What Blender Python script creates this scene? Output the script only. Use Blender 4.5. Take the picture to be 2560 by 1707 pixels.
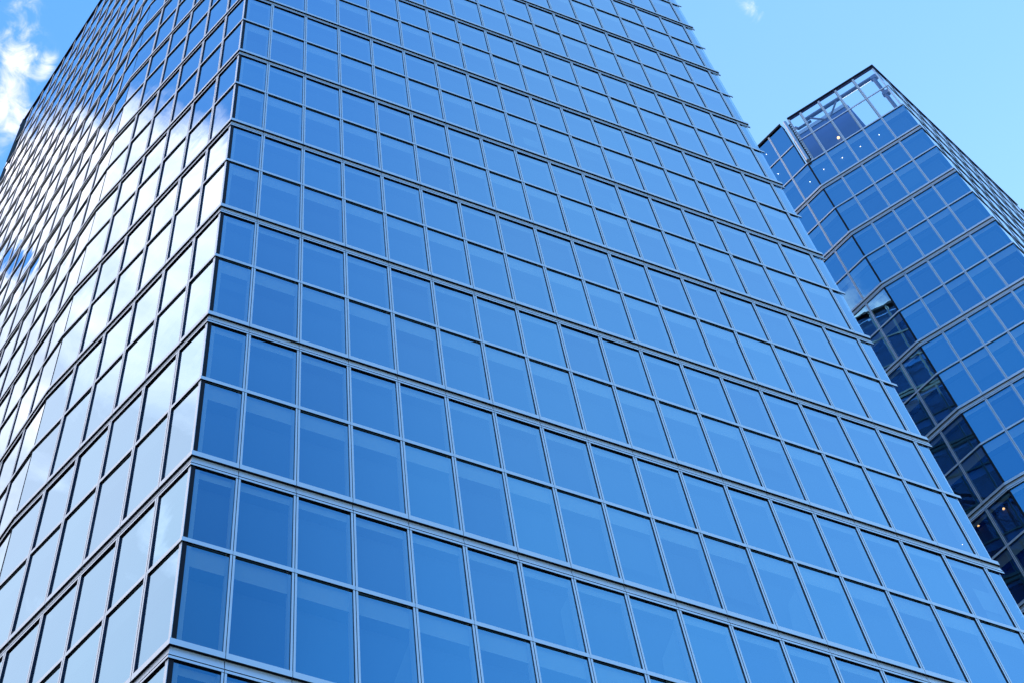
import bpy, bmesh, math, random
from mathutils import Vector, Matrix

R = math.radians
random.seed(7)
for _o in list(bpy.data.objects):
    bpy.data.objects.remove(_o)
SC = bpy.context.scene
COL = SC.collection

# ------------------------------------------------------------------ camera
cam = bpy.data.cameras.new('camera')
cam.sensor_width = 36.0
cam.lens = 70.211
cam.clip_start = 0.1
cam.clip_end = 5000.0
cam_ob = bpy.data.objects.new('camera', cam)
COL.objects.link(cam_ob)
CAM = Vector((-2.76236, -12.74702, 1.6))
c_r = Vector((0.92396363, -0.37255104, -0.0865848))
c_u = Vector((-0.30132616, -0.84844785, 0.43513077))
c_f = Vector((0.23557111, 0.37595474, 0.89619433))
M = Matrix.Identity(4)
for i in range(3):
    M[i][0] = c_r[i]; M[i][1] = c_u[i]; M[i][2] = -c_f[i]; M[i][3] = CAM[i]
cam_ob.matrix_world = M
SC.camera = cam_ob

# ------------------------------------------------------------------ exposure
SC.view_settings.view_transform = 'Standard'
SC.view_settings.look = 'None'
SC.view_settings.gamma = 1.0
SC.view_settings.exposure = 0.92
SC.cycles.max_bounces = 10
SC.cycles.transparent_max_bounces = 16
SC.cycles.glossy_bounces = 6
SC.cycles.caustics_reflective = False

# ------------------------------------------------------------------ sky + sun
SUN_EL, SUN_AZ = 41.0, 64.0          # azimuth from +Y towards +X
world = bpy.data.worlds.new('World')
SC.world = world
world.use_nodes = True
wt = world.node_tree
N = wt.nodes
Lk = wt.links.new
bg = N['Background']
bg.inputs[1].default_value = 0.15
sky = N.new('ShaderNodeTexSky')
sky.sky_type = 'NISHITA'
sky.sun_disc = False
sky.sun_elevation = R(SUN_EL)
sky.sun_rotation = R(SUN_AZ)
sky.ozone_density = 5.0
sky.air_density = 1.5
sky.dust_density = 0.35


def wmath(op, a, b=None, c=None, clamp=False):
    n = N.new('ShaderNodeMath'); n.operation = op; n.use_clamp = clamp
    for i, v in enumerate((a, b, c)):
        if v is None: continue
        if isinstance(v, (int, float)): n.inputs[i].default_value = v
        else: Lk(v, n.inputs[i])
    return n.outputs[0]


def wsmooth(v, lo, hi):
    n = N.new('ShaderNodeMapRange'); n.interpolation_type = 'SMOOTHSTEP'
    Lk(v, n.inputs[0]); n.inputs[1].default_value = lo; n.inputs[2].default_value = hi
    return n.outputs[0]


hs = N.new('ShaderNodeHueSaturation')
hs.inputs['Saturation'].default_value = 1.15
Lk(sky.outputs[0], hs.inputs['Color'])
tc = N.new('ShaderNodeTexCoord')
sep = N.new('ShaderNodeSeparateXYZ')
Lk(tc.outputs['Generated'], sep.inputs[0])
zc = wmath('MAXIMUM', sep.outputs[2], 0.05)
cx = wmath('DIVIDE', sep.outputs[0], zc)      # position on a flat cloud layer above the town
cy = wmath('DIVIDE', sep.outputs[1], zc)
cmb = N.new('ShaderNodeCombineXYZ')
Lk(cx, cmb.inputs[0]); Lk(cy, cmb.inputs[1])


def wnoise(scale, detail, rough, off, dist=0.0):
    mp = N.new('ShaderNodeMapping'); mp.inputs['Location'].default_value = off
    Lk(cmb.outputs[0], mp.inputs[0])
    n = N.new('ShaderNodeTexNoise'); n.inputs['Scale'].default_value = scale
    n.inputs['Detail'].default_value = detail; n.inputs['Roughness'].default_value = rough
    n.inputs['Distortion'].default_value = dist
    Lk(mp.outputs[0], n.inputs[0])
    return n.outputs[0]


def wblob(px, py, sx, sy, ang=0.0):
    """soft patch of the cloud layer: 1 in the middle, 0 outside"""
    ca, sa = math.cos(ang), math.sin(ang)
    dx = wmath('SUBTRACT', cx, px); dy = wmath('SUBTRACT', cy, py)
    u = wmath('DIVIDE', wmath('ADD', wmath('MULTIPLY', dx, ca), wmath('MULTIPLY', dy, sa)), sx)
    v = wmath('DIVIDE', wmath('SUBTRACT', wmath('MULTIPLY', dy, ca), wmath('MULTIPLY', dx, sa)), sy)
    r2 = wmath('ADD', wmath('MULTIPLY', u, u), wmath('MULTIPLY', v, v))
    return wmath('POWER', 2.718, wmath('MULTIPLY', r2, -1.0))


n_big = wmath('SUBTRACT', wnoise(9.0, 5.0, 0.55, (3.1, 1.7, 0.0), 0.3), 0.5)
n_mid = wmath('SUBTRACT', wnoise(34.0, 7.0, 0.6, (0.4, 5.2, 0.0), 0.6), 0.5)
# the bank: everything beyond the line y = 1.05 x + 0.51
s_line = wmath('SUBTRACT', wmath('SUBTRACT', cy, wmath('MULTIPLY', cx, 1.05)), 0.512)
edge = wmath('ADD', s_line, wmath('ADD', wmath('MULTIPLY', n_big, 0.06), wmath('MULTIPLY', n_mid, 0.075)))
edge = wmath('SUBTRACT', edge, wmath('MULTIPLY', wblob(-0.212, 0.415, 0.036, 0.018, 0.9), wmath('ADD', 0.15, wmath('MULTIPLY', n_mid, 0.75))))
bank = wsmooth(edge, -0.012, 0.035)
# the ragged wisp left of the tower
wn = wnoise(75.0, 9.0, 0.62, (7.7, 2.2, 0.0), 0.7)
wv = wmath('ADD', wmath('MULTIPLY', wblob(-0.037, 0.366, 0.0115, 0.044, -0.08), 0.95),
           wmath('MULTIPLY', wblob(-0.0215, 0.356, 0.005, 0.010, 0.2), 0.75))
wv = wmath('ADD', wv, wmath('MULTIPLY', wblob(-0.024, 0.385, 0.008, 0.012, 0.5), 0.5))
wv = wmath('ADD', wv, wmath('MULTIPLY', wblob(0.308, 0.197, 0.010, 0.007, 0.5), 0.62))
wisp = wmath('MULTIPLY', wsmooth(wmath('ADD', wmath('MULTIPLY', wv, 0.55), wn), 0.64, 1.36), wsmooth(wv, 0.06, 0.45))
dens = wmath('MAXIMUM', bank, wmath('MULTIPLY', wisp, 0.9), clamp=True)
shade = N.new('ShaderNodeMapRange')
sh_v = wmath('ADD', wnoise(13.0, 6.0, 0.55, (1.1, 8.3, 0.0), 0.6), wmath('MULTIPLY', s_line, -0.75))
Lk(sh_v, shade.inputs[0])
shade.inputs[1].default_value = 0.24; shade.inputs[2].default_value = 0.60
shade.inputs[3].default_value = 3.9; shade.inputs[4].default_value = 6.6
ccol = N.new('ShaderNodeVectorMath'); ccol.operation = 'SCALE'
tint_c = N.new('ShaderNodeMix'); tint_c.data_type = 'RGBA'       # thin cloud is bluer than thick cloud
tint_c.inputs[6].default_value = (0.88, 0.93, 1.10, 1); tint_c.inputs[7].default_value = (1.06, 0.97, 1.0, 1)
Lk(wsmooth(sh_v, 0.22, 0.58), tint_c.inputs[0]); Lk(tint_c.outputs[2], ccol.inputs[0])
Lk(shade.outputs[0], ccol.inputs['Scale'])
mixc = N.new('ShaderNodeMix'); mixc.data_type = 'RGBA'
grade = N.new('ShaderNodeVectorMath'); grade.operation = 'MULTIPLY'
grade.inputs[1].default_value = (0.86, 1.07, 1.18)
Lk(hs.outputs[0], grade.inputs[0])
# veil and darkened southern patch added to shape the gradient the front glass reflects
t_v = wmath('ADD', cx, wmath('MULTIPLY', wmath('ADD', cy, 0.68), 0.5))
veil = wmath('MULTIPLY', wmath('MULTIPLY', wmath('MULTIPLY', wsmooth(t_v, 0.17, 0.46), wsmooth(cx, 0.02, 0.24)), 0.40),
             wmath('ADD', 0.82, wmath('MULTIPLY', wnoise(5.0, 6.0, 0.6, (2.4, 9.1, 0.0), 1.2), 0.36)))
deep = wmath('SUBTRACT', 1.0, wmath('MULTIPLY', wblob(0.12, -0.75, 0.16, 0.34), 0.40))
dsc = N.new('ShaderNodeVectorMath'); dsc.operation = 'SCALE'
Lk(grade.outputs[0], dsc.inputs[0]); Lk(deep, dsc.inputs['Scale'])
mixv = N.new('ShaderNodeMix'); mixv.data_type = 'RGBA'
mixv.inputs[7].default_value = (1.38, 2.48, 3.65, 1)
Lk(veil, mixv.inputs[0]); Lk(dsc.outputs[0], mixv.inputs[6])
Lk(dens, mixc.inputs[0]); Lk(mixv.outputs[2], mixc.inputs[6]); Lk(ccol.outputs[0], mixc.inputs[7])
Lk(mixc.outputs[2], bg.inputs[0])

sun = bpy.data.lights.new('sun', 'SUN')
sun.energy = 3.2
sun.angle = R(0.5)
sun.color = (1.0, 0.94, 0.86)
sun_ob = bpy.data.objects.new('sun', sun)
COL.objects.link(sun_ob)
sdir = Vector((math.sin(R(SUN_AZ)) * math.cos(R(SUN_EL)), math.cos(R(SUN_AZ)) * math.cos(R(SUN_EL)), math.sin(R(SUN_EL))))
sun_ob.rotation_euler = sdir.to_track_quat('Z', 'Y').to_euler()
sun_ob.location = sdir * 200


# ------------------------------------------------------------------ materials
def newmat(name):
    m = bpy.data.materials.new(name); m.use_nodes = True
    nt = m.node_tree
    return m, nt, nt.nodes, nt.links.new


def principled(name, col, rough=0.5, metal=0.0, var=0.0, scale=3.0, spec=0.5, bump=0.0):
    m, nt, n, l = newmat(name)
    b = n['Principled BSDF']
    b.inputs['Roughness'].default_value = rough
    b.inputs['Metallic'].default_value = metal
    b.inputs['Specular IOR Level'].default_value = spec
    tcn = n.new('ShaderNodeTexCoord')
    nz = n.new('ShaderNodeTexNoise'); nz.inputs['Scale'].default_value = scale; nz.inputs['Detail'].default_value = 5
    l(tcn.outputs['Object'], nz.inputs[0])
    mr = n.new('ShaderNodeMapRange'); l(nz.outputs[0], mr.inputs[0])
    mr.inputs[1].default_value = 0.3; mr.inputs[2].default_value = 0.7
    mr.inputs[3].default_value = 1 - var; mr.inputs[4].default_value = 1 + var
    sc = n.new('ShaderNodeVectorMath'); sc.operation = 'SCALE'; sc.inputs[0].default_value = col
    l(mr.outputs[0], sc.inputs['Scale']); l(sc.outputs[0], b.inputs['Base Color'])
    if bump:
        bp = n.new('ShaderNodeBump'); bp.inputs['Strength'].default_value = bump; bp.inputs['Distance'].default_value = 0.02
        l(nz.outputs[0], bp.inputs['Height']); l(bp.outputs[0], b.inputs['Normal'])
    return m


def coated_glass(name, f0, tint, wave=0.0012, wscale=0.9, power=2.5):
    """Solar-control glass: coloured reflection that whitens at grazing angles, tinted see-through."""
    m, nt, n, l = newmat(name)
    n.remove(n['Principled BSDF'])
    out = n['Material Output']
    lw = n.new('ShaderNodeLayerWeight'); lw.inputs[0].default_value = 0.5
    tcn = n.new('ShaderNodeTexCoord')
    nz = n.new('ShaderNodeTexNoise'); nz.inputs['Scale'].default_value = wscale; nz.inputs['Detail'].default_value = 2.0
    l(tcn.outputs['Object'], nz.inputs[0])
    bp = n.new('ShaderNodeBump'); bp.inputs['Strength'].default_value = 1.0; bp.inputs['Distance'].default_value = wave
    l(nz.outputs[0], bp.inputs['Height'])
    pw = n.new('ShaderNodeMath'); pw.operation = 'POWER'; pw.inputs[1].default_value = power
    l(lw.outputs['Facing'], pw.inputs[0])
    mx = n.new('ShaderNodeMix'); mx.data_type = 'RGBA'
    mx.inputs[6].default_value = (*f0, 1); mx.inputs[7].default_value = (0.95, 0.97, 1, 1)
    l(pw.outputs[0], mx.inputs[0])
    gl = n.new('ShaderNodeBsdfGlossy'); gl.inputs['Roughness'].default_value = 0.0
    l(mx.outputs[2], gl.inputs['Color']); l(bp.outputs[0], gl.inputs['Normal'])
    inv = n.new('ShaderNodeInvert'); l(mx.outputs[2], inv.inputs['Color'])
    tn = n.new('ShaderNodeVectorMath'); tn.operation = 'MULTIPLY'; tn.inputs[1].default_value = tint
    l(inv.outputs[0], tn.inputs[0])
    tr = n.new('ShaderNodeBsdfTransparent'); l(tn.outputs[0], tr.inputs['Color'])
    ad = n.new('ShaderNodeAddShader'); l(gl.outputs[0], ad.inputs[0]); l(tr.outputs[0], ad.inputs[1])
    l(ad.outputs[0], out.inputs['Surface'])
    return m


def emitter(name, col, strength):
    m, nt, n, l = newmat(name)
    b = n['Principled BSDF']
    b.inputs['Base Color'].default_value = (*col, 1)
    b.inputs['Emission Color'].default_value = (*col, 1)
    b.inputs['Emission Strength'].default_value = strength
    return m


MAT = dict(
    glass=coated_glass('blue_coated_glass', (0.036, 0.335, 0.54), (0.50, 0.76, 0.95)),
    glass_b=coated_glass('blue_coated_glass_deep', (0.028, 0.305, 0.51), (0.50, 0.76, 0.95), 0.0018, 0.7),
    glass_c=coated_glass('blue_coated_glass_light', (0.046, 0.365, 0.565), (0.52, 0.78, 0.95), 0.0015, 1.2),
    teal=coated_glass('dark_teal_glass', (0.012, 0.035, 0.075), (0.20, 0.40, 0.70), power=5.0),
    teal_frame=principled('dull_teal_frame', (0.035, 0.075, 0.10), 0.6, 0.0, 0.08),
    clear=coated_glass('clear_glass', (0.05, 0.06, 0.07), (0.86, 0.95, 1.0), power=5.0),
    alu=principled('pale_grey_aluminium', (0.80, 0.84, 0.90), 0.42, 0.6, 0.04, 2.0),
    navy=principled('dark_navy', (0.012, 0.026, 0.07), 0.5, 0.0, 0.1, 3.0, 0.3),
    dark=principled('black_gasket_and_shade', (0.008, 0.009, 0.016), 0.6, 0.0, 0.1, 3.0, 0.15),  # gaskets and joints, also painted on undersides as their shade
    lining=principled('pale_inner_lining', (0.52, 0.57, 0.59), 0.8, 0.0, 0.06, 1.2),
    blind=principled('blue_grey_blind', (0.045, 0.07, 0.105), 0.85, 0.0, 0.08, 0.7),
    blind_b=principled('slate_blind', (0.035, 0.058, 0.09), 0.85, 0.0, 0.08, 0.7),
    blind_c=principled('pale_slate_blind', (0.06, 0.088, 0.125), 0.85, 0.0, 0.08, 0.7),
    curtain=principled('grey_blue_curtain', (0.16, 0.21, 0.25), 0.85, 0.0, 0.1, 4.0),
    sheet=principled('pale_card', (0.32, 0.40, 0.44), 0.8, 0.0, 0.04),
    steel=principled('blue_grey_painted_steel', (0.13, 0.20, 0.40), 0.5, 0.1, 0.08, 3.0),
    chrome=principled('brushed_silver_tube', (0.62, 0.64, 0.68), 0.28, 0.9, 0.06, 6.0),
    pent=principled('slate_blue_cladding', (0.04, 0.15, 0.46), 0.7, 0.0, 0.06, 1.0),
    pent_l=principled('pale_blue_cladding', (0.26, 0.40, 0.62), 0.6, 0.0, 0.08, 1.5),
    roof=principled('grey_roof_membrane', (0.16, 0.16, 0.17), 0.9, 0.0, 0.15, 0.6),
    asphalt=principled('dark_asphalt', (0.045, 0.045, 0.048), 0.9, 0.0, 0.25, 1.5, 0.3, 0.4),
    paving=principled('grey_paving', (0.16, 0.155, 0.15), 0.85, 0.0, 0.18, 2.5, 0.3, 0.3),
    lamp_w=emitter('white_lamp_glow', (1.0, 0.97, 0.92), 4.0),
    lamp_o=emitter('warm_lamp_glow', (1.0, 0.55, 0.22), 1.7),
)


# ------------------------------------------------------------------ mesh helpers
class MB:
    """collects faces, then links them as ONE mesh object"""
    def __init__(self):
        self.v = []; self.f = []; self.m = []; self.names = []

    def mi(self, name):
        if name not in self.names: self.names.append(name)
        return self.names.index(name)

    def poly(self, pts, mat):
        i = len(self.v); self.v += [tuple(p) for p in pts]
        self.f.append(tuple(range(i, i + len(pts)))); self.m.append(self.mi(mat))

    def box8(self, p, mat, mats=None):
        """p: 8 points, 0-3 one end ring, 4-7 the other"""
        fs = [(3, 2, 1, 0), (4, 5, 6, 7), (0, 1, 5, 4), (1, 2, 6, 5), (2, 3, 7, 6), (3, 0, 4, 7)]
        i = len(self.v); self.v += [tuple(q) for q in p]
        for k, f in enumerate(fs):
            self.f.append(tuple(i + a for a in f)); self.m.append(self.mi((mats or {}).get(k, mat)))

    def sweep(self, ringA, ringB, mats, caps=None):
        """skin two rings of points (open profile of n points, n-1 faces)"""
        n = len(ringA); i = len(self.v)
        self.v += [tuple(p) for p in ringA] + [tuple(p) for p in ringB]
        for k in range(n - 1):
            mt = mats if isinstance(mats, str) else mats[k]
            self.f.append((i + k, i + k + 1, i + n + k + 1, i + n + k)); self.m.append(self.mi(mt))
        if caps:
            self.f.append(tuple(i + k for k in range(n))[::-1]); self.m.append(self.mi(caps))
            self.f.append(tuple(i + n + k for k in range(n))); self.m.append(self.mi(caps))

    def tube(self, a, b, r, mat, seg=14, r2=None):
        a = Vector(a); b = Vector(b); d = (b - a).normalized()
        x = d.orthogonal().normalized(); y = d.cross(x)
        r2 = r if r2 is None else r2
        A = [a + (x * math.cos(t) + y * math.sin(t)) * r for t in [2 * math.pi * k / seg for k in range(seg)]]
        B = [b + (x * math.cos(t) + y * math.sin(t)) * r2 for t in [2 * math.pi * k / seg for k in range(seg)]]
        i = len(self.v); self.v += [tuple(p) for p in A + B]
        for k in range(seg):
            j = (k + 1) % seg
            self.f.append((i + k, i + j, i + seg + j, i + seg + k)); self.m.append(self.mi(mat))
        self.f.append(tuple(i + k for k in range(seg))[::-1]); self.m.append(self.mi(mat))
        self.f.append(tuple(i + seg + k for k in range(seg))); self.m.append(self.mi(mat))

    def mesh(self, name, smooth=False):
        me = bpy.data.meshes.new(name)
        me.from_pydata(self.v, [], self.f)
        for nm in self.names: me.materials.append(MAT[nm])
        me.polygons.foreach_set('material_index', self.m)
        if smooth: me.polygons.foreach_set('use_smooth', [True] * len(me.polygons))
        me.update()
        return me

    def build(self, name, parent=None, loc=None, smooth=False, kind=None):
        if not self.f: return None
        o = bpy.data.objects.new(name, self.mesh(name, smooth)); COL.objects.link(o)
        if parent is not None: o.parent = parent
        if loc is not None: o.location = loc
        if kind: o['kind'] = kind
        return o


def thing(name, label, cat, loc=(0, 0, 0), group=None):
    o = bpy.data.objects.new(name, None); COL.objects.link(o)
    o.location = loc; o.empty_display_size = 0.2
    o['label'] = label; o['category'] = cat
    if group: o['group'] = group
    return o


Z = Vector((0, 0, 1))
H = 4.36891                     # storey height
K0 = 20.53683                   # flange line of the lowest band in the picture
HT = 2.21719                    # transom line above a band
W = 0.8                         # bay
ROWS_TOP = (2.31, 4.48, 6.88)   # transom, transom, roof edge above the last band
BAND_UP, BAND_DN = 0.118, 0.265


class Facet:
    def __init__(s, a, b, cuts, start_miter, end_miter):
        s.a = Vector((a[0], a[1], 0)); s.b = Vector((b[0], b[1], 0))
        s.L = (s.b - s.a).length; s.d = (s.b - s.a) / s.L
        s.n = Vector((s.d.y, -s.d.x, 0))
        s.cuts = cuts               # mullion positions along the facet
        s.ma = s.n if start_miter is None else start_miter
        s.mb = s.n if end_miter is None else end_miter

    def at(s, u, o, z):
        return s.a + s.d * u + s.n * o + Z * z

    def end(s, which, o, z):
        return (s.a + s.ma * o if which == 0 else s.b + s.mb * o) + Z * z


def miter(d1, d2):
    n1 = Vector((d1.y, -d1.x, 0)); n2 = Vector((d2.y, -d2.x, 0))
    return (n1 + n2) / (1 + n1.dot(n2))


def chain(pts, cuts):
    """facets along an open polyline with mitred joints"""
    P = [Vector((p[0], p[1], 0)) for p in pts]
    D = [(P[i + 1] - P[i]).normalized() for i in range(len(P) - 1)]
    out = []
    for i in range(len(D)):
        sm = miter(D[i - 1], D[i]) if i else None
        em = miter(D[i], D[i + 1]) if i < len(D) - 1 else None
        out.append(Facet(P[i], P[i + 1], cuts[i], sm, em))
    return out


BAND_PROFILE = [(0.003, 0.118), (0.028, 0.118), (0.028, 0.0), (-0.006, -0.002), (-0.007, -0.03), (0.009, -0.120), (0.024, -0.186),
                (0.028, -0.192), (0.028, -0.200), (0.012, -0.203), (0.012, -0.213), (0.026, -0.217), (0.026, -0.263), (0.003, -0.265)]
BAND_MATS = ['alu', 'alu', 'dark', 'alu', 'alu', 'alu', 'alu', 'alu', 'dark', 'dark', 'dark', 'alu', 'dark']  # flange and ledge undersides and the groove coloured black as shade
TRANSOM_PROFILE = [(0.003, 0.090), (0.026, 0.090), (0.026, 0.0), (0.003, 0.0)]
TRANSOM_MATS = ['alu', 'alu', 'dark']  # underside blackened to stand for its shade


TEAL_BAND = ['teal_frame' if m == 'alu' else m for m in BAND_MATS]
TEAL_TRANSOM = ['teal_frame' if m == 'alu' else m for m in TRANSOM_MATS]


def run(mb, facets, profile, mats, z, gap=0.004, cap='alu'):
    """sweep a profile along the facets, jointed at every mullion"""
    for f in facets:
        stops = [None] + list(f.cuts) + [None]
        for i in range(len(stops) - 1):
            ra = [f.end(0, o, z + h) if stops[i] is None else f.at(stops[i] + gap, o, z + h) for o, h in profile]
            rb = [f.end(1, o, z + h) if stops[i + 1] is None else f.at(stops[i + 1] - gap, o, z + h) for o, h in profile]
            mb.sweep(rb, ra, mats, cap)


def mullion_piece(mb, f, u, z0, z1, half=0.033, out=0.021, inner=0.10, joint=0.005, face='alu'):
    for sgn in (-1, 1):
        ua, ub = (u - half, u - joint) if sgn < 0 else (u + joint, u + half)
        p = [f.at(ua, 0.003, z0), f.at(ub, 0.003, z0), f.at(ub, out, z0), f.at(ua, out, z0),
             f.at(ua, 0.003, z1), f.at(ub, 0.003, z1), f.at(ub, out, z1), f.at(ua, out, z1)]
        side = {0: 'dark', 1: face, 2: 'dark', 3: 'navy', 4: face, 5: 'navy'}  # sides coloured navy, darker than the face
        mb.box8(p, face, side)
    p = [f.at(u - joint * 2, 0.0035, z0), f.at(u + joint * 2, 0.0035, z0), f.at(u + joint * 2, out - 0.008, z0), f.at(u - joint * 2, out - 0.008, z0),
         f.at(u - joint * 2, 0.0035, z1), f.at(u + joint * 2, 0.0035, z1), f.at(u + joint * 2, out - 0.008, z1), f.at(u - joint * 2, out - 0.008, z1)]
    mb.box8(p, 'dark')
    if inner:
        p = [f.at(u - half - 0.03, -0.02, z0), f.at(u + half + 0.01, -0.02, z0), f.at(u + half + 0.01, -inner, z0), f.at(u - half - 0.03, -inner, z0),
             f.at(u - half - 0.03, -0.02, z1), f.at(u + half + 0.01, -0.02, z1), f.at(u + half + 0.01, -inner, z1), f.at(u - half - 0.03, -inner, z1)]
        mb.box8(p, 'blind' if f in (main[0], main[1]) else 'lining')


def band_z(k): return K0 + k * H


K_MIN, K_MAX = -4, 11


def rows():
    """(kind, z0, z1) of every window row from the street up, parapet rows last"""
    out = [('base', 0.25, band_z(K_MIN) - BAND_DN)]
    for k in range(K_MIN, K_MAX):
        b = band_z(k)
        out.append(('low', b + BAND_UP, b + HT)); out.append(('up', b + HT + 0.092, b + H - BAND_DN))
    b = band_z(K_MAX)
    out.append(('low', b + BAND_UP, b + ROWS_TOP[0]))
    out.append(('par', b + ROWS_TOP[0] + 0.092, b + ROWS_TOP[1]))
    out.append(('par', b + ROWS_TOP[1] + 0.092, b + ROWS_TOP[2] - 0.2))
    return out


def transoms():
    t = [band_z(k) + HT for k in range(K_MIN, K_MAX)]
    b = band_z(K_MAX)
    return t + [b + ROWS_TOP[0], b + ROWS_TOP[1]]


def to_px(P):
    d = Vector(P) - CAM; zz = d.dot(c_f)
    if zz <= 0.1: return None
    f = 70.211 / 36 * 1024
    return (512 + f * d.dot(c_r) / zz, 341 - f * d.dot(c_u) / zz)


def px_area(c):
    q = [to_px(p) for p in c]
    if any(v is None for v in q): return 0
    mxp = sum(v[0] for v in q) / 4; myp = sum(v[1] for v in q) / 4
    if not (-25 < mxp < 1049 and -25 < myp < 707): return 0
    a = 0
    for i in range(4):
        x0, y0 = q[i]; x1, y1 = q[(i + 1) % 4]; a += x0 * y1 - x1 * y0
    cen = sum((Vector(p) for p in c), Vector()) / 4
    return abs(a) / 2


def windows(root, facets, row_list, mat_of, rank_of, limit=100, jit=0.13):
    """one pane per bay and row; the largest in view are window objects, the rest one field"""
    cells = []
    for fi, f in enumerate(facets):
        stops = [0.0] + list(f.cuts) + [f.L]
        for (kind, z0, z1) in row_list:
            mt0 = mat_of(fi, kind)
            if mt0 is None: continue
            for i in range(len(stops) - 1):
                mt = mt0 if mt0 != 'glass' else random.choice(('glass', 'glass', 'glass', 'glass_b', 'glass_c'))
                u0, u1 = stops[i], stops[i + 1]
                c = [f.at(u0, 0, z0), f.at(u1, 0, z0), f.at(u1, 0, z1), f.at(u0, 0, z1)]
                facing = f.n.dot(CAM - c[0]) > 0
                cells.append((px_area(c) if facing and rank_of(fi, kind) else 0, fi, f, u0, u1, z0, z1, mt))
    cells.sort(key=lambda t: -t[0])
    cache = {}
    rest = MB()
    for n, (ar, fi, f, u0, u1, z0, z1, mt) in enumerate(cells):
        hw, hh = (u1 - u0) / 2, (z1 - z0) / 2
        cen = f.at((u0 + u1) / 2, 0, (z0 + z1) / 2)
        jj = jit * 1.6 if fi < 2 and len(facets) > 4 else jit
        ry, rx = R(random.gauss(0, jj)), R(random.gauss(0, jit * 0.7))
        ry = max(-R(0.32), min(R(0.32), ry)); rx = max(-R(0.09), min(R(0.09), rx))
        rot = Matrix.Rotation(math.atan2(f.d.y, f.d.x), 4, 'Z') @ Matrix.Rotation(ry, 4, 'Z') @ Matrix.Rotation(rx, 4, 'X')
        key = (round(hw, 3), round(hh, 3), mt)
        if n < limit and ar > 0:
            if key not in cache:
                m = MB(); m.poly([(-hw, 0, -hh), (hw, 0, -hh), (hw, 0, hh), (-hw, 0, hh)], mt)
                cache[key] = bpy.data.objects.new('window', m.mesh('window')); o = cache[key]
            else:
                o = cache[key].copy()
            COL.objects.link(o); o.parent = root
            o.matrix_local = Matrix.Translation(cen) @ rot
        else:
            T = Matrix.Translation(cen) @ rot
            rest.poly([T @ Vector(p) for p in ((-hw, 0, -hh), (hw, 0, -hh), (hw, 0, hh), (-hw, 0, hh))], mt)
    rest.build('window', root, kind='stuff')


def interior(root, facets, skip=(), sheets=(), plain=(), curtains=()):
    """what is seen through the glass, storey by storey: pale head linings with the blinds behind them"""
    for k in range(K_MIN - 1, K_MAX + 1):
        mb = MB()
        b = band_z(k)
        top = b + H - BAND_DN if k < K_MAX else b + ROWS_TOP[0]
        for fi, f in enumerate(facets):
            if fi in skip: continue
            stops = [None] + list(f.cuts) + [None]
            for i in range(len(stops) - 1):
                A = lambda o, z, i=i: f.end(0, o, z) if stops[i] is None else f.at(stops[i], o, z)
                B = lambda o, z, i=i: f.end(1, o, z) if stops[i + 1] is None else f.at(stops[i + 1], o, z)
                q = random.random()
                bl = 'blind' if q < 0.6 else ('blind_b' if q < 0.85 else 'blind_c')
                t = b + HT if k < K_MAX else top
                dl, du = 0.24, 0.20
                if k < K_MIN:
                    mb.poly([A(-dl, 0.1), B(-dl, 0.1), B(-dl, top), A(-dl, top)], bl); continue

                def head(z_top, z_fascia, z_sill, d, df, A=A, B=B, bl=bl, fi=fi):
                    # pale blind box at the head, underside blackened as shade, then the blind
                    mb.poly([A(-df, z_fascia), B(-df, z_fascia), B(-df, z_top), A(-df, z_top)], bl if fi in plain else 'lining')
                    mb.poly([A(-df, z_fascia), B(-df, z_fascia), B(-d, z_fascia), A(-d, z_fascia)], 'dark')
                    mb.poly([A(-d, z_sill), B(-d, z_sill), B(-d, z_fascia), A(-d, z_fascia)], bl)
                if k < K_MAX:
                    head(top, top - 0.16, t + 0.05, du, 0.06)
                head(t + 0.02, t - 0.40, b, dl, 0.06)
                if random.random() < 0.07 and fi not in plain:      # here and there a roller shade left part-way down
                    zz = t - 0.40 - random.uniform(0.25, 1.1)
                    mb.poly([A(-0.15, zz), B(-0.15, zz), B(-0.15, t - 0.38), A(-0.15, t - 0.38)], 'blind_c')
                mb.poly([A(-0.02, b + 0.06), B(-0.02, b + 0.06), B(-dl, b + 0.06), A(-dl, b + 0.06)], 'lining')
        for (fi, u, z, w_, h_) in sheets:
            if b < z < b + H:
                f = facets[fi]; o = -0.10
                mb.poly([f.at(u, o, z), f.at(u + w_, o, z), f.at(u + w_, o, z + h_), f.at(u, o, z + h_)], 'sheet')
        for fi, pts in curtains:
            if b < pts[-1][1] + 0.2 < b + H:
                f = facets[fi]
                mb.poly([f.at(u, -0.12, z) for u, z in pts[::-1]], 'curtain')
        mb.build('interior', root)


def mullions(root, f, cuts, top, inner=0.10, face='alu', out=0.021):
    """each mullion of a facet, broken at bands and notched under transoms"""
    for u in cuts:
        mb = MB()
        mullion_piece(mb, f, u, 0.25, band_z(K_MIN) - BAND_DN + 0.002, inner=inner, face=face, out=out)
        for k in range(K_MIN, K_MAX):
            b = band_z(k)
            mullion_piece(mb, f, u, b + BAND_UP - 0.002, b + HT + 0.004, inner=inner, face=face, out=out)
            mullion_piece(mb, f, u, b + HT + 0.004, b + H - 0.213, inner=inner, face=face, out=out)
            # the lower length stops in a small open joint just under the transom
        b = band_z(K_MAX)
        mullion_piece(mb, f, u, b + BAND_UP - 0.002, b + ROWS_TOP[0] - 0.01, inner=inner, face=face, out=out)
        mullion_piece(mb, f, u, b + ROWS_TOP[0] + 0.004, b + ROWS_TOP[1] - 0.01, inner=0.05, face=face, out=out)
        mullion_piece(mb, f, u, b + ROWS_TOP[1] + 0.004, top - 0.2, inner=0.05, face=face, out=out)
        mb.build('mullion', root)


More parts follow.
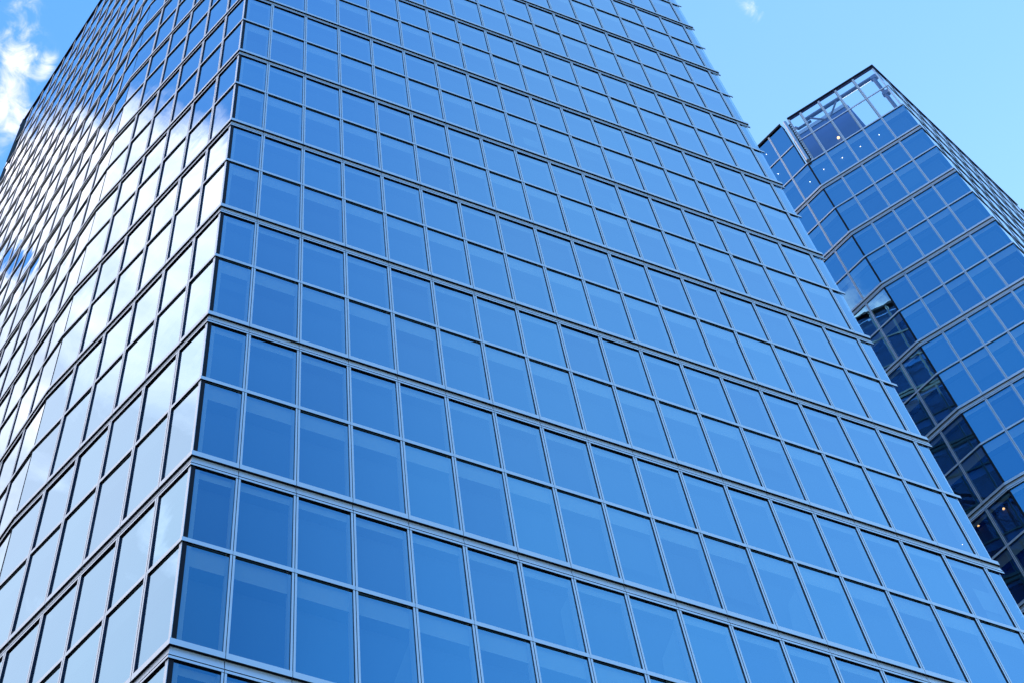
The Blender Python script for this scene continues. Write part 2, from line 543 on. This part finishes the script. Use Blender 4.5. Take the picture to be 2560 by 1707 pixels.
ROOF_PROFILE = [(0.0, -0.20), (0.045, -0.20), (0.045, -0.05), (0.03, 0.0), (-0.25, 0.0), (-0.25, -0.20), (0.0, -0.20)]
ROOF_MATS = ['dark', 'dark', 'alu', 'alu', 'alu', 'dark']  # black on the underside is painted shade

# ------------------------------------------------------------------ ground
g = MB()
g.poly([(-1500, -1500, 0), (1500, -1500, 0), (1500, 1500, 0), (-1500, 1500, 0)], 'asphalt')
o = g.build('road'); o['kind'] = 'structure'
g = MB()
g.box8([(-16, -6, 0.004), (70, -6, 0.004), (70, 60, 0.004), (-16, 60, 0.004),
        (-16, -6, 0.13), (70, -6, 0.13), (70, 60, 0.13), (-16, 60, 0.13)], 'paving')
o = g.build('pavement'); o['kind'] = 'structure'

# ------------------------------------------------------------------ near tower
beta, beta2 = R(68.19), R(76.298)
dB = Vector((-math.cos(beta), math.sin(beta), 0)); dB2 = Vector((-math.cos(beta2), math.sin(beta2), 0))
LB, LB2 = 4.703, 12.095
seam = dB * LB
b2end = seam + dB2 * LB2
XE = 0.63916 + 16 * W + 0.375          # tips of the bands at the right end
DEPTH = 16.0
tower = thing('glass_tower', 'large glass office tower whose right face fills the middle, its left face mirroring white cloud', 'building')
cutsB2 = sorted(LB2 - (0.74725 + i * W) for i in range(14))
cutsB2 = [c for c in cutsB2 if c > 0.25]
cutsB = sorted(LB - (0.66347 + i * 0.80203) for i in range(5))
cutsA = [0.63916 + i * W for i in range(17)]
main = chain([b2end, seam, (0, 0), (XE, 0)], [cutsB2, cutsB, cutsA])
side_cuts = [0.5 + i * W for i in range(19)]
side = chain([(XE - 0.11, 0.25), (XE - 0.11, DEPTH)], [side_cuts])
back = chain([(XE - 0.11, DEPTH), (b2end.x, b2end.y)], [[0.8 * i + 0.6 for i in range(21)]])
ROOF_Z = band_z(K_MAX) + 7.12

# glass field of the right-hand face ends in a bent pane that turns the corner
A = main[2]
flat_end = XE - 0.105
A_panes = Facet((0, 0), (flat_end, 0), cutsA, None, None)
panes = [main[0], main[1], A_panes, side[0], back[0]]
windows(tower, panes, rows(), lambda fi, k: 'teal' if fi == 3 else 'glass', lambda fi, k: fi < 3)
for (kind, z0, z1) in rows():
    m = MB(); r = 0.06; n = 6
    pts = [(flat_end + r * math.sin(t), r - r * math.cos(t)) for t in [math.pi / 2 * i / n for i in range(n + 1)]]
    for i in range(n):
        m.poly([(pts[i][0], pts[i][1], z0), (pts[i + 1][0], pts[i + 1][1], z0), (pts[i + 1][0], pts[i + 1][1], z1), (pts[i][0], pts[i][1], z1)], 'glass')
    m.build('bent_corner_pane', tower, smooth=True)
for k in range(K_MIN, K_MAX + 1):
    mb = MB()
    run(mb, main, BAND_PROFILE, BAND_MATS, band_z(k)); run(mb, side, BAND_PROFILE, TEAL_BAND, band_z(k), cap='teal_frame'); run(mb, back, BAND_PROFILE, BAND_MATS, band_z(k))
    mb.build('floor_band', tower)
for z in transoms():
    mb = MB()
    run(mb, main, TRANSOM_PROFILE, TRANSOM_MATS, z, 0.002); run(mb, side, TRANSOM_PROFILE, TEAL_TRANSOM, z, 0.002, 'teal_frame'); run(mb, back, TRANSOM_PROFILE, TRANSOM_MATS, z, 0.002)
    mb.build('transom', tower)
mullions(tower, main[0], main[0].cuts, ROOF_Z, out=0.018)
mullions(tower, main[1], main[1].cuts, ROOF_Z, out=0.027)
mullions(tower, main[2], main[2].cuts, ROOF_Z)
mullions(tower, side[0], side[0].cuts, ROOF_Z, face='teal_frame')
SHEETS = [(2, 6.62, 43.20, 0.36, 0.45), (2, 8.40, 40.75, 0.34, 0.5), (2, 13.05, 27.75, 0.34, 0.62), (2, 4.55, 38.55, 0.22, 0.4), (2, 3.1, 42.6, 0.25, 0.35)]
inner = chain([b2end, seam, (0, 0), (XE - 0.11, 0), (XE - 0.11, DEPTH), (b2end.x, b2end.y)],
              [cutsB2, cutsB, cutsA, [c + 0.25 for c in side_cuts], []])
# curtains gathered to the right-hand side of a few lower windows
CURTAINS = [(2, [(3.03, 22.35), (2.74, 21.18), (2.72, 20.66), (3.03, 20.66)]), (2, [(5.43, 24.5), (5.22, 23.93), (5.21, 22.85), (5.43, 22.85)]),
            (2, [(7.03, 24.5), (6.65, 23.49), (6.60, 22.85), (7.03, 22.85)]), (2, [(9.43, 26.66), (9.13, 26.01), (9.01, 25.04), (9.43, 25.04)]),
            (2, [(13.43, 28.5), (13.13, 27.97), (13.01, 27.22), (13.43, 27.22)]), (2, [(11.83, 22.3), (11.55, 21.3), (11.5, 20.66), (11.83, 20.66)])]
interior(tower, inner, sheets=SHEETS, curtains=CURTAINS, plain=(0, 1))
# solid core behind the parapet rows and under the roof
mb = MB()
ring = [f.end(0, -0.32, 0) for f in inner] + [inner[-1].end(1, -0.32, 0)]
zt0, zt1 = band_z(K_MAX) + ROWS_TOP[0] - 0.02, ROOF_Z - 0.15
for i in range(len(ring) - 1):
    a, b = ring[i], ring[i + 1]
    mb.poly([a + Z * zt0, b + Z * zt0, b + Z * zt1, a + Z * zt1], 'blind')
mb.build('parapet_wall', tower)
mb = MB(); mb.poly([p + Z * (ROOF_Z - 0.16) for p in ring[:-1]], 'roof'); mb.build('roof', tower)
mb = MB(); run(mb, main, ROOF_PROFILE, ROOF_MATS, ROOF_Z, 0.0, None); run(mb, side, ROOF_PROFILE, ROOF_MATS, ROOF_Z, 0.0, None); run(mb, back, ROOF_PROFILE, ROOF_MATS, ROOF_Z, 0.0, None)
mb.build('roof_edge', tower)
# glazed corner: pale glass edge outside, dark post and pale jamb inside
fA, fB = main[2], main[1]
mb = MB()
mb2 = MB()
for (kind, z0, z1) in rows():
    mb.box8([fB.at(fB.L - 0.045, 0.003, z0), fB.at(fB.L + 0.004, 0.003, z0), fB.at(fB.L + 0.004, 0.008, z0), fB.at(fB.L - 0.045, 0.008, z0),
             fB.at(fB.L - 0.045, 0.003, z1), fB.at(fB.L + 0.004, 0.003, z1), fB.at(fB.L + 0.004, 0.008, z1), fB.at(fB.L - 0.045, 0.008, z1)], 'alu')
    mb2.box8([fA.at(0.004, 0.009, z0), fA.at(0.06, 0.009, z0), fA.at(0.06, -0.12, z0), fA.at(0.012, -0.12, z0),
              fA.at(0.004, 0.009, z1), fA.at(0.06, 0.009, z1), fA.at(0.06, -0.12, z1), fA.at(0.012, -0.12, z1)], 'dark')
    mb2.box8([fA.at(0.062, -0.02, z0), fA.at(0.125, -0.02, z0), fA.at(0.125, -0.12, z0), fA.at(0.062, -0.12, z0),
              fA.at(0.062, -0.02, z1), fA.at(0.125, -0.02, z1), fA.at(0.125, -0.12, z1), fA.at(0.062, -0.12, z1)], 'lining')
# end post behind the last glass, coloured pale to navy as a reflected gradient
mb3 = MB()
for (kind, z0, z1) in rows():
    ua, ub, uc = cutsA[-1] + 0.055, XE - 0.24, XE - 0.125
    for (x0, x1, y0, mt) in ((ua, ub - 0.003, 0.05, 'lining'), (ub, uc, 0.022, 'navy')):
        mb3.box8([(x0, y0, z0), (x1, y0, z0), (x1, 0.30, z0), (x0, 0.30, z0), (x0, y0, z1), (x1, y0, z1), (x1, 0.30, z1), (x0, 0.30, z1)], mt)
mb3.build('end_post', tower)
mb.build('corner_strip', tower); mb2.build('corner_post', tower)
# butt joint at the bend of the left face
mb = MB()
f = main[1]
for (kind, z0, z1) in rows():
    mb.box8([f.at(-0.006, 0.001, z0), f.at(0.006, 0.001, z0), f.at(0.006, 0.005, z0), f.at(-0.006, 0.005, z0),
             f.at(-0.006, 0.001, z1), f.at(0.006, 0.001, z1), f.at(0.006, 0.005, z1), f.at(-0.006, 0.005, z1)], 'dark')
mb.build('glass_joint', tower)

# ------------------------------------------------------------------ far tower
far = thing('glass_tower', 'deep blue glass tower behind on the right, topped by a clear glazed parapet', 'building', (0, 0, 0))
DZ = 0.0
K = Vector((23.22545, 5.72171, 0))
gC, g1, gD = R(54.997), R(68.577), R(21.2)
dC = Vector((math.cos(gC), -math.sin(gC), 0)); d1 = Vector((-math.cos(g1), math.sin(g1), 0)); dD = Vector((math.cos(gD), math.sin(gD), 0))
cutsC = [0.804, 1.6366, 2.409, 3.2032]
LC = 4.1283
Q = K + dC * LC
L1, LD = 8.0, 8.96
C1s = K + d1 * L1
cuts1 = sorted(L1 - (0.78277 + i * W) for i in range(9)); cuts1 = [c for c in cuts1 if c > 0.2]
cutsD = [0.8 * i + 0.8 for i in range(16) if 0.8 * i + 0.8 < 12.7]
fc = chain([C1s, K, Q, Q + dD * 13.0], [cuts1, cutsC, cutsD])
E_ = Q + dD * 13.0
bk = chain([E_, E_ + Vector((-6, 14, 0)), C1s + Vector((2, 12, 0)), C1s], [[], [], []])
bz = band_z(K_MAX) + 0.124
ZT1, ZT2, ZT3 = 71.03, 73.18, 75.60
PANES = rows()
opaque = [r_ for r_ in PANES if r_[0] != 'par']
par = [r_ for r_ in PANES if r_[0] == 'par']
windows(far, fc + bk, opaque, lambda fi, k: 'glass', lambda fi, k: fi < 3, 100)
# top rows of the narrow face stay opaque; the broad face and the side carry clear parapet panes
c1top = Facet(fc[0].a, fc[0].b - fc[0].d * 0.10, cuts1, None, None)
c2top = Facet(K + dC * 0.26, Q, [c - 0.26 for c in cutsC], None, None)
for (fset, mt) in (([c1top], 'glass'), ([c2top, fc[2]], 'clear')):
    for f in fset:
        stops = [0] + list(f.cuts) + [f.L]
        for (kind, z0, z1) in par:
            for i in range(len(stops) - 1):
                m = MB(); m.poly([f.at(stops[i], 0, z0), f.at(stops[i + 1], 0, z0), f.at(stops[i + 1], 0, z1), f.at(stops[i], 0, z1)], mt)
                m.build('parapet_pane', far)
frame_f = fc
for k in range(K_MIN, K_MAX + 1):
    mb = MB(); run(mb, fc, BAND_PROFILE, BAND_MATS, band_z(k)); mb.build('floor_band', far)
tz = transoms()
for z in tz[:-1]:
    mb = MB(); run(mb, fc, TRANSOM_PROFILE, TRANSOM_MATS, z, 0.002); mb.build('transom', far)
mb = MB(); run(mb, [c1top], TRANSOM_PROFILE, TRANSOM_MATS, tz[-1], 0.002); mb.build('transom', far)
mb = MB(); run(mb, chain([K + dC * 0.26, Q, E_], [c2top.cuts, cutsD]), TRANSOM_PROFILE, TRANSOM_MATS, tz[-1], 0.002)
mb.build('transom', far)
ZR = 75.60
for f in fc:
    mullions(far, f, f.cuts, ZR, out=0.014 if f is fc[2] else 0.02)
interior(far, fc + bk)
mb = MB()
run(mb, [c1top], ROOF_PROFILE, ROOF_MATS, ZR, 0.0, 'alu')
mb.build('roof_edge', far)
mb = MB()
cap = chain([K + dC * 0.24, Q, Q + dD * LD], [[], []])
CAP = [(0.0, -0.10), (0.04, -0.10), (0.04, 0.0), (-0.10, 0.0), (-0.10, -0.10), (0.0, -0.10)]
run(mb, cap, CAP, ['dark', 'dark', 'alu', 'steel', 'steel'], ZR, 0.0, 'dark')
lowcap = chain([Q + dD * (LD + 0.2), E_], [[]])
run(mb, lowcap, CAP, ['dark', 'dark', 'alu', 'steel', 'steel'], ZR - 0.14, 0.0, 'dark')
mb.build('parapet_rail', far)
# parapet posts at the two ends and the pale post behind the corner
mb = MB()
p0 = c2top
for u, w_ in ((0.0, 0.05),):
    mb.box8([p0.at(u - w_, 0.0, ZT1), p0.at(u + w_, 0.0, ZT1), p0.at(u + w_, -0.06, ZT1), p0.at(u - w_, -0.06, ZT1),
             p0.at(u - w_, 0.0, ZR - 0.16), p0.at(u + w_, 0.0, ZR - 0.16), p0.at(u + w_, -0.06, ZR - 0.16), p0.at(u - w_, -0.06, ZR - 0.16)], 'alu')
fD = fc[2]
mb.box8([fD.at(0.03, -0.04, ZT1), fD.at(0.16, -0.04, ZT1), fD.at(0.16, -0.10, ZT1), fD.at(0.03, -0.10, ZT1),
         fD.at(0.03, -0.04, ZR - 0.16), fD.at(0.16, -0.04, ZR - 0.16), fD.at(0.16, -0.10, ZR - 0.16), fD.at(0.03, -0.10, ZR - 0.16)], 'alu')
mb.build('parapet_post', far)
# roof deck at the foot of the parapet, its closing wall behind the narrow face
mb = MB()
deck = [f.end(0, -0.02, 0) for f in fc + bk]
mb.poly([p + Z * (ZT1 - 0.01) for p in deck], 'roof')
mb.build('roof', far)
mb = MB()
f = fc[0]
mb.box8([f.at(0, -0.05, ZT1), f.at(f.L - 0.14, -0.05, ZT1), f.at(f.L - 0.14, -0.40, ZT1), f.at(0, -0.40, ZT1),
         f.at(0, -0.05, ZR - 0.02), f.at(f.L - 0.14, -0.05, ZR - 0.02), f.at(f.L - 0.14, -0.40, ZR - 0.02), f.at(0, -0.40, ZR - 0.02)], 'blind')
mb.build('parapet_wall', far)
# dark joint down the fold between the two faces
mb = MB()
f = fc[1]
for (kind, z0, z1) in opaque:
    mb.box8([f.at(-0.02, 0.001, z0), f.at(0.045, 0.001, z0), f.at(0.045, 0.008, z0), f.at(-0.02, 0.008, z0),
             f.at(-0.02, 0.001, z1), f.at(0.045, 0.001, z1), f.at(0.045, 0.008, z1), f.at(-0.02, 0.008, z1)], 'dark')
mb.build('glass_joint', far)


def C(s, z, o=0.0):
    return K + dC * s + Vector((dC.y, -dC.x, 0)) * o + Z * z


# silver downpipe and toothed rack in the slot beside the parapet
mb = MB(); mb.tube(C(0.09, ZT1 - 0.02, 0.06), C(0.09, 75.25, 0.06), 0.075, 'chrome', 20); mb.tube(C(0.09, 73.1, 0.06), C(0.09, 73.2, 0.06), 0.082, 'chrome', 20)
mb.build('downpipe', far, smooth=False)
mb = MB()
mb.box8([C(0.0, ZT1, -0.06), C(0.22, ZT1, -0.06), C(0.22, ZT1, -0.09), C(0.0, ZT1, -0.09), C(0.0, 73.4, -0.06), C(0.22, 73.4, -0.06), C(0.22, 73.4, -0.09), C(0.0, 73.4, -0.09)], 'dark')
for i in range(17):
    z = ZT1 + 0.12 + i * 0.235
    mb.box8([C(0.13, z, -0.05), C(0.25, z, -0.05), C(0.25, z, 0.0), C(0.13, z, 0.0), C(0.13, z + 0.11, -0.05), C(0.25, z + 0.11, -0.05), C(0.25, z + 0.11, 0.0), C(0.13, z + 0.11, 0.0)], 'dark')
mb.build('bracket_rack', far)
# plant room on the roof, seen through the clear parapet
mb = MB()
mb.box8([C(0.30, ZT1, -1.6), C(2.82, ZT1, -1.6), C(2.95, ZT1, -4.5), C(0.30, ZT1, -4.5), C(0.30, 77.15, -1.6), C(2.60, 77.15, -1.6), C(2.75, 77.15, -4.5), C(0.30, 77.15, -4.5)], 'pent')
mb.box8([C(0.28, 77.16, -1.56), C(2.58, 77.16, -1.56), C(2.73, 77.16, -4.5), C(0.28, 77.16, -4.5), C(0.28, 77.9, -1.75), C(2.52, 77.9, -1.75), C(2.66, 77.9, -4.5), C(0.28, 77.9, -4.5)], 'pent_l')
mb.build('plant_room', far)
# rails of the facade-cleaning steelwork: beam, diagonals, post with round plates
mb = MB(); mb.tube(C(0.80, 76.15, -0.7), C(3.96, 76.17, -0.7), 0.085, 'steel', 16); mb.build('roof_beam', far)
mb = MB(); mb.tube(C(2.24, 76.08, -0.7), C(1.67, 75.45, -0.9), 0.04, 'steel', 10); mb.tube(C(1.03, 76.05, -0.7), C(1.55, 75.47, -0.9), 0.04, 'steel', 10); mb.build('brace', far)
mb = MB()
mb.tube(C(3.95, ZT1, -0.7), C(3.95, 76.1, -0.7), 0.075, 'steel', 14)
for z in (76.05, 74.15):
    mb.tube(C(4.0, z, -0.62), C(4.0, z, -0.78), 0.17, 'steel', 22)
mb.build('roof_post', far)
mb = MB(); mb.tube(C(0.34, 75.55, -0.5), C(0.42, 75.3, -0.5), 0.06, 'steel', 12); mb.tube(C(0.42, 75.3, -0.5), C(1.0, 75.3, -0.5), 0.06, 'steel', 12); mb.build('bent_pipe', far)
mb = MB()
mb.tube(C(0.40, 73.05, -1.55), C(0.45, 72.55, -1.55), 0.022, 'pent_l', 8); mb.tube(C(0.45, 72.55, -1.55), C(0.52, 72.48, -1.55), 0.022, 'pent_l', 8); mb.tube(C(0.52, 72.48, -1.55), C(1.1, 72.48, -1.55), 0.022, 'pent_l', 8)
mb.build('wall_rail', far)


# ------------------------------------------------------------------ small lamps behind the glass
def bulb(mb, c, r, mat):
    seg, rings = 10, 6
    c = Vector(c)
    prev = None
    for j in range(rings + 1):
        t = math.pi * j / rings
        cur = [c + Vector((math.sin(t) * math.cos(a), math.sin(t) * math.sin(a), math.cos(t))) * r for a in [2 * math.pi * k / seg for k in range(seg)]]
        if prev:
            for k in range(seg):
                mb.poly([prev[k], prev[(k + 1) % seg], cur[(k + 1) % seg], cur[k]], mat)
        prev = cur


def lamp(label, pos, r, mat, stem, group):
    t = thing('wall_lamp', label, 'lamp', pos, group)
    m = MB(); bulb(m, (0, 0, 0), r, mat); m.build('bulb', t)
    m = MB(); m.tube((0, 0, -r * 0.6), (0, 0, -r - stem), r * 0.34, 'chrome', 8, r * 0.2); m.build('stem', t)
    return t


def C1p(s, z, o):
    return K + d1 * s + Vector((-math.sin(g1), -math.cos(g1), 0)) * o + Z * z


words = ['first', 'second', 'third', 'fourth']
for i, s in enumerate((0.40, 1.20, 1.98, 2.78)):
    lamp('white lamp under the far tower parapet, %s from the fold of the facade' % words[i], C(s, 69.98, -0.1), 0.02, 'lamp_w', 0.25, 'lamps in the top storey of the far tower')
lamp('white lamp just left of the facade fold under the far tower parapet', C1p(0.30, 69.82, -0.1), 0.02, 'lamp_w', 0.25, 'lamps in the top storey of the far tower')
lamp('higher white lamp in the narrow left face of the far tower', C1p(1.2, 74.4, -0.02 + 0.0), 0.02, 'lamp_w', 0.25, 'lamps in the top storey of the far tower')
lamp('lower white lamp in the narrow left face of the far tower', C1p(1.18, 72.24, -0.02), 0.02, 'lamp_w', 0.25, 'lamps in the top storey of the far tower')
lamp('warm orange lamp on the dark plant room wall behind the clear parapet', C(1.55, 74.75, -1.5), 0.06, 'lamp_o', 0.05, None)
lamp('small warm lamp low in the dark fold of the far tower, nearer the big tower', C1p(1.22, 46.34, -0.1), 0.035, 'lamp_o', 0.05, 'warm lamps low in the far tower')
lamp('small warm lamp low in the dark fold of the far tower, nearer the bright face', C1p(0.39, 46.15, -0.1), 0.035, 'lamp_o', 0.05, 'warm lamps low in the far tower')
lamp('tiny white lamp in a lower right window of the big tower', Vector((13.5, 0.2, 30.12)), 0.012, 'lamp_w', 0.05, None)
